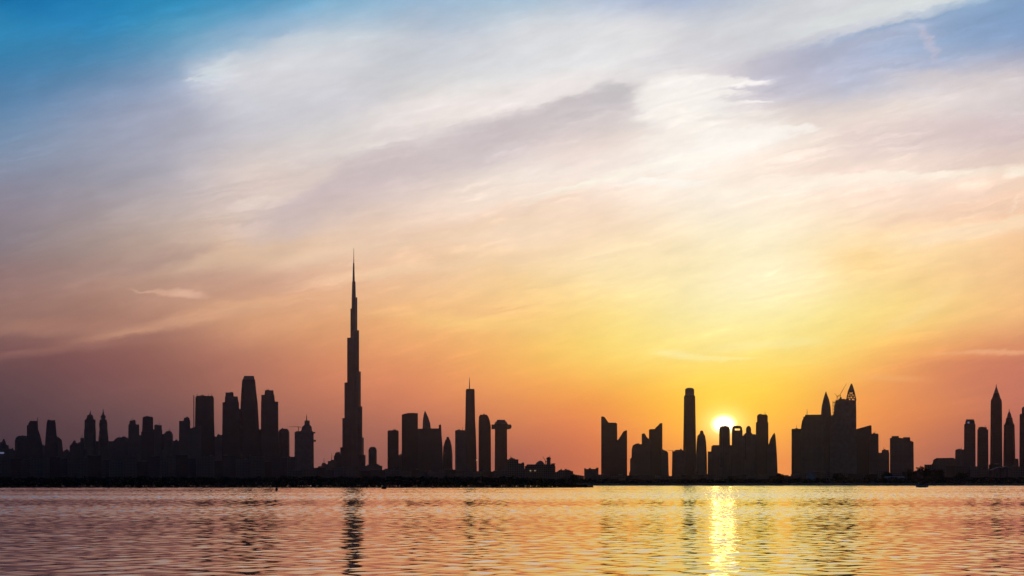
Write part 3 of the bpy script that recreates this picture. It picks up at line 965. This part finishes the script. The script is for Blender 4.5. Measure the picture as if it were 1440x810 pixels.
simple('tall_tower', DR + 230, [(G, 960, 980), (640, 960.6, 979), (590, 961.4, 978.2), (558, 961.8, 977.6), (556, 962.8, 976.6)], 'tall tower with a recessed flat crown standing left of the sun', 'dark', 8, .95,
       crown=[(556, 963.4, 976.2), (548, 963.4, 976.2), (546.4, 965, 974.6), (545.4, 967, 973)])
simple('capped_tower', DR + 40, [(G, 978.6, 994.6), (640, 979, 994), (622, 979.6, 993), (613, 980.8, 991.6), (610, 983.6, 990)], 'tower with a rounded cap between the tall tower and the sun', 'sand', 8,
       crown=[(610, 984, 989.6), (607, 984.4, 989.2), (605.4, 985.4, 988)])
simple('stepped_block', DR + 360, [(G, 995, 1031), (635, 995.4, 1031), (635, 1000, 1031), (627.6, 1000.6, 1031), (626, 1003, 1031)], 'broad block stepping up from the left beneath the sun', 'grey', 4, .6)
simple('sun_tower', DR, [(G, 1010.6, 1027), (604, 1011.4, 1026.4), (601, 1012.2, 1025.6), (599.2, 1014.6, 1023.4)], 'round-shouldered tower whose roof overlaps the setting sun', 'sand', 12)
t = Tower('portal_tower', DR + 170, 1036, 'tower with a see-through opening under its arched top, right of the sun', 'tower', 'sand')
t.loft('tower_body', [(G, 1028.4, 1045), (605.4, 1029.2, 1044.2)], 4, .8)
t.prism('left_pier', [(1029.4, 605.4), (1029.6, 602.6), (1033.4, 602.6), (1033.4, 605.4)], 12)
t.prism('right_pier', [(1040.6, 605.4), (1040.6, 602.6), (1043.6, 602.6), (1044, 605.4)], 12)
t.prism('arched_top', [(1029.6, 602.6), (1030, 600.6), (1032.4, 599), (1037, 598.6), (1041, 599), (1043, 600.6), (1043.6, 602.6)], 12)
simple('stepped_block', DR + 330, [(G, 1043, 1066), (613, 1043.6, 1066), (613, 1045, 1064), (610.6, 1046, 1062)], 'shoulder block behind the slim domed tower right of the sun', 'grey', 4, .6)
simple('domed_tower', DR + 30, [(G, 1047, 1058.6), (609, 1047.6, 1057.8), (609, 1049, 1056.4), (603, 1049, 1056.4)], 'slim tower with a small dome right of the tower with the opening', 'sand', 8,
       crown=[(603, 1049.2, 1056.2), (600.4, 1050, 1055.4), (598.8, 1052, 1053.6)], crown_sides=12)
simple('square_tower', DR + 180, [(G, 1062.6, 1081), (594, 1063, 1080.4), (594, 1064.6, 1079.6), (584.6, 1064.6, 1079.6), (584.6, 1065.6, 1078.6), (583, 1065.6, 1078.6)], 'tall square-topped tower, highest of the group right of the sun', 'dark')
t = Tower('pointed_tower', DR + 20, 1086, 'tower with a lopsided pointed roof at the right end of the sun group', 'tower', 'sand')
t.prism('tower_body', [(1079, G), (1079, 630), (1081.4, 624), (1083, 618), (1087, 611), (1089, 608.4), (1090.4, 612), (1091.6, 626), (1092.6, 640), (1094, G)], 13)

# ------------------------------------------------------------------ right cluster
DE = 7600.0
simple('slab_tower', DE + 320, [(G, 1113, 1128), (604.4, 1113.2, 1128), (603, 1114, 1127)], 'flat slab at the left edge of the big right-hand cluster', 'dark')
t = Tower('cut_corner_tower', DE, 1143, 'wide tower with a cut-off left shoulder and a thin aerial in the right-hand cluster', 'tower', 'sand')
t.prism('tower_body', [(1126, G), (1126.6, 600), (1128, 592), (1129.6, 589), (1130, 586), (1132, 586), (1132.6, 583.4), (1158, 583.2), (1158, G)], 20)
t.spire(1135, 583.4, 574.6, .9, 'aerial')
simple('bullet_tower', DE + 200, [(G, 1153.6, 1170), (600, 1154, 1169.4), (584, 1154.4, 1169), (572, 1155.4, 1168), (562, 1157.6, 1166), (556, 1159.4, 1163.6), (550.6, 1161.2, 1161.9)], 'bullet-shaped tower with a pointed top rising behind the wide tower with a cut-off shoulder', 'blue', 14)
t = simple('lattice_crowned_tower', DE + 20, [(G, 1167, 1204.4), (585, 1168.6, 1204), (583, 1172, 1204), (565, 1174.6, 1203.6), (563, 1176, 1203.6)], 'unfinished broad tower with scaffolding and an open pyramid on its roof', 'concrete', 4, .8)
# open pyramid frame on the roof
s_ = t.D / F
px0, px1, zb, zt = t.lx(1190.4), t.lx(1203.4), t.lz(563.2), t.lz(540)
zm = t.lz(551.4)
hd = (px1 - px0) / 2
cxp = (px0 + px1) / 2
apex = Vector((t.lx(1197.4), 0, zt))
cor = [Vector((px0, -hd, zb)), Vector((px1, -hd, zb)), Vector((px1, hd, zb)), Vector((px0, hd, zb))]
mid = [Vector((cxp + sx * hd * .62, sy * hd * .62, zm)) for sx, sy in ((-1, -1), (1, -1), (1, 1), (-1, 1))]
parts = []
for i in range(4):
    j = (i + 1) % 4
    parts += [bar_vf(cor[i], mid[i], 2.6), bar_vf(mid[i], apex, 2.8), bar_vf(mid[i], mid[j], 2.0), bar_vf(cor[i], mid[j], 1.4), bar_vf((cor[i] + cor[j]) / 2, mid[i], 1.4)]
    for q_ in (.25, .5, .75):
        parts.append(bar_vf(cor[i].lerp(mid[i], q_), cor[j].lerp(mid[j], q_), 1.5))
    for q_ in (.2, .4, .6, .8):
        parts.append(bar_vf(cor[i].lerp(cor[j], q_), mid[i].lerp(mid[j], q_), 1.2))
fr = link_mesh('pyramid_frame', mesh('pyramid_frame', *join_vf(parts)), 'steel', t.root)
t.loft('pyramid_cap', [(551.4, 1193.6, 1200.8), (546, 1195.4, 1199.4), (540, 1197.1, 1197.7)], 4, 1, 'steel')
parts = []
for gx in (1171.4, 1173.2, 1175.4):
    parts.append(bar_vf((t.lx(gx), -14, t.lz(583)), (t.lx(gx), -14, t.lz(563.4 + random.uniform(-1.5, 2))), 1.3))
for gy in (580, 575.6, 571, 566.4):
    parts.append(bar_vf((t.lx(1171.2), -14, t.lz(gy)), (t.lx(1176.6), -14, t.lz(gy)), 1.6))
link_mesh('scaffold', mesh('scaffold', *join_vf(parts)), 'steel', t.root)
t.prism('rooftop_plant', [(1179, 563), (1179, 560.6), (1181, 560.6), (1181, 558.6), (1183.6, 558.6), (1183.6, 561), (1188, 561), (1188, 563)], 8, 'concrete')
crane(DE + 20, 1181.4, 558.6, 556.6, 1190.6, 539, 1178.6, 'luffing crane on the unfinished tower, jib raised steeply to the right', .8, Z(558.6, DE + 20))
crane(DE + 55, 1177.2, 563, 558, 1173.4, 552.5, 1179, 'small crane on the unfinished tower, stub jib leaning left', .7, Z(563.4, DE + 55))
t = Tower('sloped_tower', DE + 230, 1214, 'block with a roof sloping up to the right beside the unfinished tower', 'tower', 'dark')
t.prism('tower_body', [(1202.6, G), (1202.6, 604.6), (1206, 603), (1217, 600), (1223, 598.2), (1225.4, 598.6), (1225.8, 612), (1226, G)], 18)
simple('low_block', DE + 60, [(G, 1222, 1235.8), (611.4, 1223, 1235.4), (611.4, 1226, 1235), (609.8, 1226, 1235)], 'shorter flat block stepping down on the right of the sloped roof', 'grey')
simple('low_block', DE + 330, [(G, 1233, 1250.6), (636.6, 1234, 1250.4), (636.6, 1240, 1250), (632.8, 1240, 1249.6)], 'small stepped block between the right-hand cluster and the twin-topped block', 'sand', cat='block')
t = Tower('twin_topped_block', DE + 40, 1268, 'broad block with two raised roof sections standing apart on the right', 'tower', 'grey')
t.prism('tower_body', [(1251.6, G), (1251.6, 616), (1254, 616), (1254, 613.4), (1264, 613.2), (1264, 615.6), (1270, 616.4), (1270, 615), (1279.6, 615), (1280, 620), (1284.4, 621.4), (1285, G)], 20)

DS = 7300.0
t = Tower('low_hall', DS - 600, 1327, 'long flat low hall left of the far right towers', 'hall', 'sand')
t.prism('hall_body', [(1307, G), (1308, 656), (1312, 651), (1312.4, 647), (1317, 644.2), (1341, 643.8), (1343, 646), (1346, 650), (1346, G)], 20)
simple('low_block', DS + 330, [(G, 1342, 1360), (633, 1343.6, 1360), (632, 1345, 1358)], 'mid-height block touching the lit-roofed tower at right', 'grey', cat='block')
t = simple('square_tower', DS, [(G, 1355.4, 1372), (597, 1356, 1371.6), (596, 1357.4, 1370.8), (592, 1357.8, 1370.4)], 'square tower with a pale light on its roof at right', 'blue', crown=[(592, 1358.2, 1370), (589.8, 1358.6, 1369.6)])
t.light(1362, 594.4, 2.6, 2.4, 'cool_light', 'lit_sign', 7.4)
simple('square_tower', DS + 180, [(G, 1374, 1390), (604, 1374.6, 1389.6), (604, 1375.6, 1387.6), (600.8, 1376, 1387.4)], 'plain square tower left of the tallest spired tower at right', 'blue')
simple('spired_tower', DS + 40, [(G, 1392, 1410), (640, 1392.6, 1409.4), (568, 1393.2, 1408.8), (563, 1393.6, 1408.4), (559, 1395.6, 1406.4), (553, 1397.4, 1404.8)], 'tallest spired tower at the far right, with a tapering crown', 'dark', 8, 1,
       crown=[(553, 1397.6, 1404.6), (548, 1399.2, 1403), (545, 1400, 1402.2)], spire=(1401, 545, 540, 1.5))
simple('spired_tower', DS + 200, [(G, 1410.6, 1428), (630, 1411.2, 1427.4), (598, 1411.8, 1426.6), (597, 1412.4, 1426), (594, 1414, 1424.6), (588, 1415, 1423.6)], 'shorter spired tower with a stepped crown right of the tallest one', 'dark', 8, 1,
       crown=[(588, 1415.6, 1423), (582, 1417.2, 1421.6), (579.4, 1418.2, 1420.4)], spire=(1419.2, 579.4, 574.8, 1.3))
simple('low_block', DS + 350, [(G, 1424, 1434), (645.6, 1425, 1432), (645, 1426, 1431)], 'low block in the gap at the foot of the shorter spired tower', 'sand', cat='block')
simple('edge_tower', DS + 60, [(G, 1433.4, 1452), (584, 1434, 1451), (582, 1435, 1450), (582, 1437, 1448), (574, 1437, 1448), (572, 1439, 1446)], 'stepped tower cut off by the right edge of the photo', 'dark')


# ------------------------------------------------------------------ rows of mid-rise blocks that close the skyline's foot
def row(x0, x1, D, ylo, yhi, wlo, whi, label, group, name='midrise_block', gap=0.0):
    x = x0
    protos = []
    i = 0
    while x < x1:
        w = random.uniform(wlo, whi)
        top = random.uniform(ylo, yhi)
        Dj = D + (i % 3) * 110
        m_ = ('grey', 'sand', 'dark', 'blue')[i % 4]
        t = Tower(name, Dj, x + w / 2, label, 'block', m_, group)
        q = random.uniform(.15, .35) * w
        o = random.uniform(0, w - q)
        t.loft('building_body', [(G, x, x + w), (top, x, x + w)], 4, .8)
        t.loft('roof_house', [(top, x + o, x + o + q), (top - random.uniform(.8, 2), x + o, x + o + q)], 4, .8, 'concrete')
        x += w * random.uniform(.8, 1.0) + gap
        i += 1


row(-24, 408, 6300, 640, 650, 11, 22, 'mid-rise block in the dark unbroken row below the left-hand towers', 'mid-rise blocks below the left towers')
row(408, 548, 6300, 656, 662, 12, 22, 'low block in the row at the feet of the unfinished tower and the supertall', 'low blocks below the supertall')
row(546, 740, 6200, 659, 665, 11, 20, 'low block in the row along the feet of the middle towers', 'low blocks below the middle towers')
row(838, 1112, 5600, 667, 669.5, 14, 26, 'very low shed in the row below the towers around the sun', 'sheds below the sun')
row(1112, 1300, 5200, 661, 667, 12, 22, 'low block in the row at the feet of the right-hand cluster', 'low blocks below the right cluster')
row(1300, 1462, 5600, 653, 660, 12, 22, 'low block in the row at the feet of the far right towers', 'low blocks below the far right towers')


# ------------------------------------------------------------------ trees
def tree(D, px, ytop, wpx, label, group=None, n=1300):
    x = X(px, D)
    H = Z(ytop, D) - GROUND_Z
    w = wpx / F * D
    root = thing('broadleaf_tree', (x, D, GROUND_Z), label, 'tree', group)
    rings = []
    for q in range(6):
        f_ = q / 5
        r_ = .028 * H * (1 - .6 * f_)
        ox = .02 * H * math.sin(f_ * 3 + px)
        rings.append([(ox + r_ * math.cos(a), r_ * math.sin(a), f_ * H * .72) for a in np.linspace(0, 2 * math.pi, 9)[:-1]])
    tr = link_mesh('trunk', loft('trunk', rings), 'bark', root)
    cl = []
    for q in range(9):
        a = random.uniform(0, 6.28)
        rad = random.uniform(.1, .33) * w
        c = Vector((rad * math.cos(a), rad * math.sin(a), H * random.uniform(.42, .84)))
        cl.append((c, w * random.uniform(.15, .26)))
        v, f = bar_vf((0, 0, H * .4), c, .018 * H)
        link_mesh('limb', mesh('limb', v, f), 'bark', tr)
    pts = []
    while len(pts) < n:
        c, r_ = random.choice(cl)
        d = Vector((random.gauss(0, 1), random.gauss(0, 1), random.gauss(0, .75)))
        d = d.normalized() * r_ * random.random() ** .45
        q = c + d
        if q.z < H:
            pts.append(tuple(q))
    link_mesh('crown', leaf_mesh('crown', pts, .035 * w + .18), 'leaf2', root)


tree(2330, 1298, 653, 30, 'largest dark tree, round crowned, on the far bank behind the boat')
tree(2390, 1281, 660, 20, 'mid-sized tree left of the largest tree on the far bank')
tree(2380, 1247, 664, 22, 'bushy tree on the far bank below the twin-topped block')
tree(2400, 1223, 667, 18, 'small tree on the far bank below the sloped roof')
tree(2360, 1319, 660, 20, 'mid-sized tree right of the largest tree on the far bank')
tree(2350, 1097, 664.5, 12, 'lone small tree in the gap right of the sun group')
tree(2380, 1352, 664, 24, 'wide low tree on the far bank below the lit-roofed tower')
tree(2390, 1178, 666, 20, 'small dark tree below the bullet-shaped tower on the right')
tree(2380, 808, 668, 13, 'small tree behind the tip of the mangrove spit')

# pale tent on the bank, curved canopy, long shed
D = 2320.0
t = thing('canvas_tent', (X(1141, D), D, GROUND_Z), 'pale peaked canvas tent on the far bank below the wide tower with cut-off shoulder', 'tent')
q = D / F
v = []
for (a, b, z) in ((-9, -9, 2.0), (9, -9, 2.0), (9, 9, 2.0), (-9, 9, 2.0)):
    v.append((a * q * .95, b * q * .6, z))
zt = Z(663.5, D) - GROUND_Z
v += [(-2.0 * q, 0, zt), (2.4 * q, 0, zt - .5)]
f = [(0, 1, 5, 4), (1, 2, 5), (2, 3, 4, 5), (3, 0, 4), (3, 2, 1, 0)]
link_mesh('canvas_roof', mesh('canvas_roof', v, f), 'tent', t)
for (a, b) in ((-8.4, -5.2), (8.4, -5.2), (8.4, 5.2), (-8.4, 5.2)):
    vv, ff = box_vf(a * q - .12, a * q + .12, b * q - .12, b * q + .12, 0, 2.0)
    link_mesh('pole', mesh('pole', vv, ff), 'steel', t)

D = 4800.0
q = D / F
t = thing('wavy_canopy', (X(1408, D), D, GROUND_Z), 'pale wavy canopy roof below the spired towers at far right', 'canopy')
prof = [(1393, 660.4), (1398, 658.6), (1403, 656.8), (1407, 656.4), (1409, 657.6), (1412, 655.6), (1416, 655.2), (1418, 656.6), (1421, 658.6)]
v = [((a - 1408) * q, sy * 6 * q, Z(b, D) - GROUND_Z + dz) for dz in (0, -1.0) for sy in (-1, 1) for a, b in prof]
n = len(prof)
f = []
for i in range(n - 1):
    f += [(i, i + 1, n + i + 1, n + i), (2 * n + i, 3 * n + i, 3 * n + i + 1, 2 * n + i + 1), (i, 2 * n + i, 2 * n + i + 1, i + 1), (n + i, n + i + 1, 3 * n + i + 1, 3 * n + i)]
f += [(0, n, 3 * n, 2 * n), (n - 1, 3 * n - 1, 4 * n - 1, 2 * n - 1)]
link_mesh('roof', mesh('roof', v, f), 'tent', t)
for a in (1396, 1404, 1413, 1419):
    for sy in (-4, 4):
        vv, ff = box_vf((a - 1408) * q - .5, (a - 1408) * q + .5, sy * q - .5, sy * q + .5, 0, Z(660, D) - GROUND_Z + 1.0)
        link_mesh('column', mesh('column', vv, ff), 'concrete', t)

D = 2290.0
q = D / F
t = thing('long_shed', (X(1258, D), D, GROUND_Z), 'long low shed with a pale pitched roof on the far bank left of the boat', 'shed')
L, dp, hh = 26 * q / 2, 4.0, Z(669.5, D) - GROUND_Z
v, f = box_vf(-L, L, -dp, dp, 0, hh * .7)
link_mesh('wall', mesh('wall', v, f), 'concrete', t)
v = [(-L - .3, -dp - .4, hh * .7 + .01), (L + .3, -dp - .4, hh * .7 + .01), (L + .3, dp + .4, hh * .7 + .01), (-L - .3, dp + .4, hh * .7 + .01), (-L - .3, 0, hh), (L + .3, 0, hh)]
link_mesh('roof', mesh('roof', v, [(0, 1, 5, 4), (2, 3, 4, 5), (1, 2, 5), (3, 0, 4), (3, 2, 1, 0)]), 'tent', t)

# ------------------------------------------------------------------ boat
D = 1640.0
boat = thing('motorboat', (X(1296.5, D), D, 0), 'small cabin motorboat with a pale bow floating before the right bank', 'boat', rz=R(205))
boat.scale = (1.25, 1.25, 1.25)
# hull: stations along +x (bow)
st = [(-3.1, 1.05, .80, .35), (-2.0, 1.15, .82, .45), (-.5, 1.2, .88, .5), (1.0, 1.1, 1.0, .5), (2.2, .75, 1.18, .38), (3.1, .28, 1.35, .15), (3.5, .03, 1.42, .02)]
rings = []
for (x, b, zd, bc) in st:
    keel = -.35 + (0.9 if x > 3.3 else .25 if x > 3 else 0)
    rings.append([(x, -b, zd), (x, -b * .88, .15 + (x > 2) * .2), (x, 0, keel), (x, b * .88, .15 + (x > 2) * .2), (x, b, zd)])
link_mesh('hull', loft('hull', rings), 'hull', boat)
rings = []
for (x, hb, z0, z1) in ((-1.6, .95, .86, 2.75), (.3, .95, .9, 2.85), (1.0, .85, .98, 2.5), (1.5, .72, 1.05, 1.6)):
    rings.append([(x, -hb, z0), (x, hb, z0), (x, hb * .85, z1), (x, -hb * .85, z1)])
cab = link_mesh('cabin', loft('cabin', rings), 'navy', boat)
v, f = box_vf(-1.9, .8, -1.0, 1.0, 2.86, 2.98)
link_mesh('roof', mesh('roof', v, f), 'navy', boat)
v = [(1.04, -.62, 2.42), (1.04, .62, 2.42), (1.5, .58, 1.68), (1.5, -.58, 1.68)]
vv = v + [(a + .04, b, c + .03) for a, b, c in v]
link_mesh('windscreen', mesh('windscreen', vv, [(0, 1, 2, 3), (7, 6, 5, 4), (0, 4, 5, 1), (1, 5, 6, 2), (2, 6, 7, 3), (3, 7, 4, 0)]), 'glass', cab)
for sy in (-1, 1):
    vv, ff = box_vf(-1.2, .2, sy * .93 - .03, sy * .93 + .03, 1.7, 2.4)
    link_mesh('side_window', mesh('side_window', vv, ff), 'glass', cab)
V_, F_ = join_vf([box_vf(-3.5, -3.1, -.25, .25, .5, 1.25), box_vf(-3.4, -3.2, -.1, .1, -.5, .5)])
link_mesh('outboard_motor', mesh('outboard_motor', V_, F_), 'black', boat)
V_, F_ = bar_vf((-.8, 0, 2.98), (-.9, 0, 4.5), .07)
link_mesh('aerial', mesh('aerial', V_, F_), 'steel', boat)
parts = []
rail = [(1.2, -.95, 1.55), (2.4, -.62, 1.75), (3.35, 0, 1.95), (2.4, .62, 1.75), (1.2, .95, 1.55)]
for a, b in zip(rail, rail[1:]):
    parts.append(bar_vf(a, b, .05))
for a in rail:
    parts.append(bar_vf((a[0], a[1], a[2] - .6), a, .04))
link_mesh('bow_rail', mesh('bow_rail', *join_vf(parts)), 'steel', boat)


def ring(r, z, n=14, c=(0, 0)):
    return [(c[0] + r * math.cos(a), c[1] + r * math.sin(a), z) for a in np.linspace(0, 2 * math.pi, n + 1)[:-1]]


# channel marker post
D = 1085.0
t = thing('channel_marker', (X(389, D), D, 0), 'thin dark marker post standing in the water at left', 'marker post')
link_mesh('pile', loft('pile', [ring(.24, -1.5), ring(.23, 1.0), ring(.20, 4.0)]), 'rust', t)
link_mesh('collar', loft('collar', [ring(.52, .1), ring(.56, .5), ring(.50, .95)]), 'black', t)
link_mesh('topmark', loft('topmark', [ring(.20, 4.0), ring(.42, 4.05), ring(.42, 4.7), ring(.1, 5.1)]), 'orange', t)

# can buoy
D = 1330.0
t = thing('can_buoy', (X(540, D), D, 0), 'small dark round buoy floating below the supertall', 'buoy')
t.scale = (1.35, 1.35, 1.35)
link_mesh('float', loft('float', [ring(.5, -.5), ring(.85, -.1), ring(.9, .4), ring(.78, .75), ring(.3, .9)]), 'rust', t)
link_mesh('topmark', loft('topmark', [ring(.28, .9), ring(.26, 1.5), ring(.08, 1.7)]), 'black', t)

# floating boom from the post towards the left
D = 1088.0
V, Fc = [], []
xa, xb = X(-40, D), X(384, D)
pts_ = np.linspace(xa, xb, 140)
rings = []
for i, x in enumerate(pts_):
    yy = 3 * math.sin(x * .02) + .4 * math.sin(x * .15)
    r_ = .13 if i % 4 else .07
    rings.append([(x, yy + r_ * math.cos(a), .06 + r_ * math.sin(a)) for a in np.linspace(0, 2 * math.pi, 9)[:-1]])
o = link_mesh('floating_boom', loft('floating_boom', rings), 'black', None, (0, D, 0))
tag(o, 'thin dark boom line floating on the water left of the marker post', 'floating boom')

# ------------------------------------------------------------------ evening haze
v, f = box_vf(-5600, 5600, -600, 15500, -1.6, 905)
hz = link_mesh('haze', mesh('haze', v, f), None)
m = bpy.data.materials.new('haze_air')
m.use_nodes = True
m.node_tree.nodes.clear()
pv = m.node_tree.nodes.new('ShaderNodeVolumePrincipled')
pv.inputs['Color'].default_value = (.90, .80, 1.0, 1)
pv.inputs['Density'].default_value = 0.85e-5
pv.inputs['Anisotropy'].default_value = 0.96
om = m.node_tree.nodes.new('ShaderNodeOutputMaterial')
m.node_tree.links.new(pv.outputs[0], om.inputs['Volume'])
hz.data.materials.append(m)
setting(hz, 'stuff')
tag(hz, 'thin warm evening haze in the air over the water and the city', 'haze')
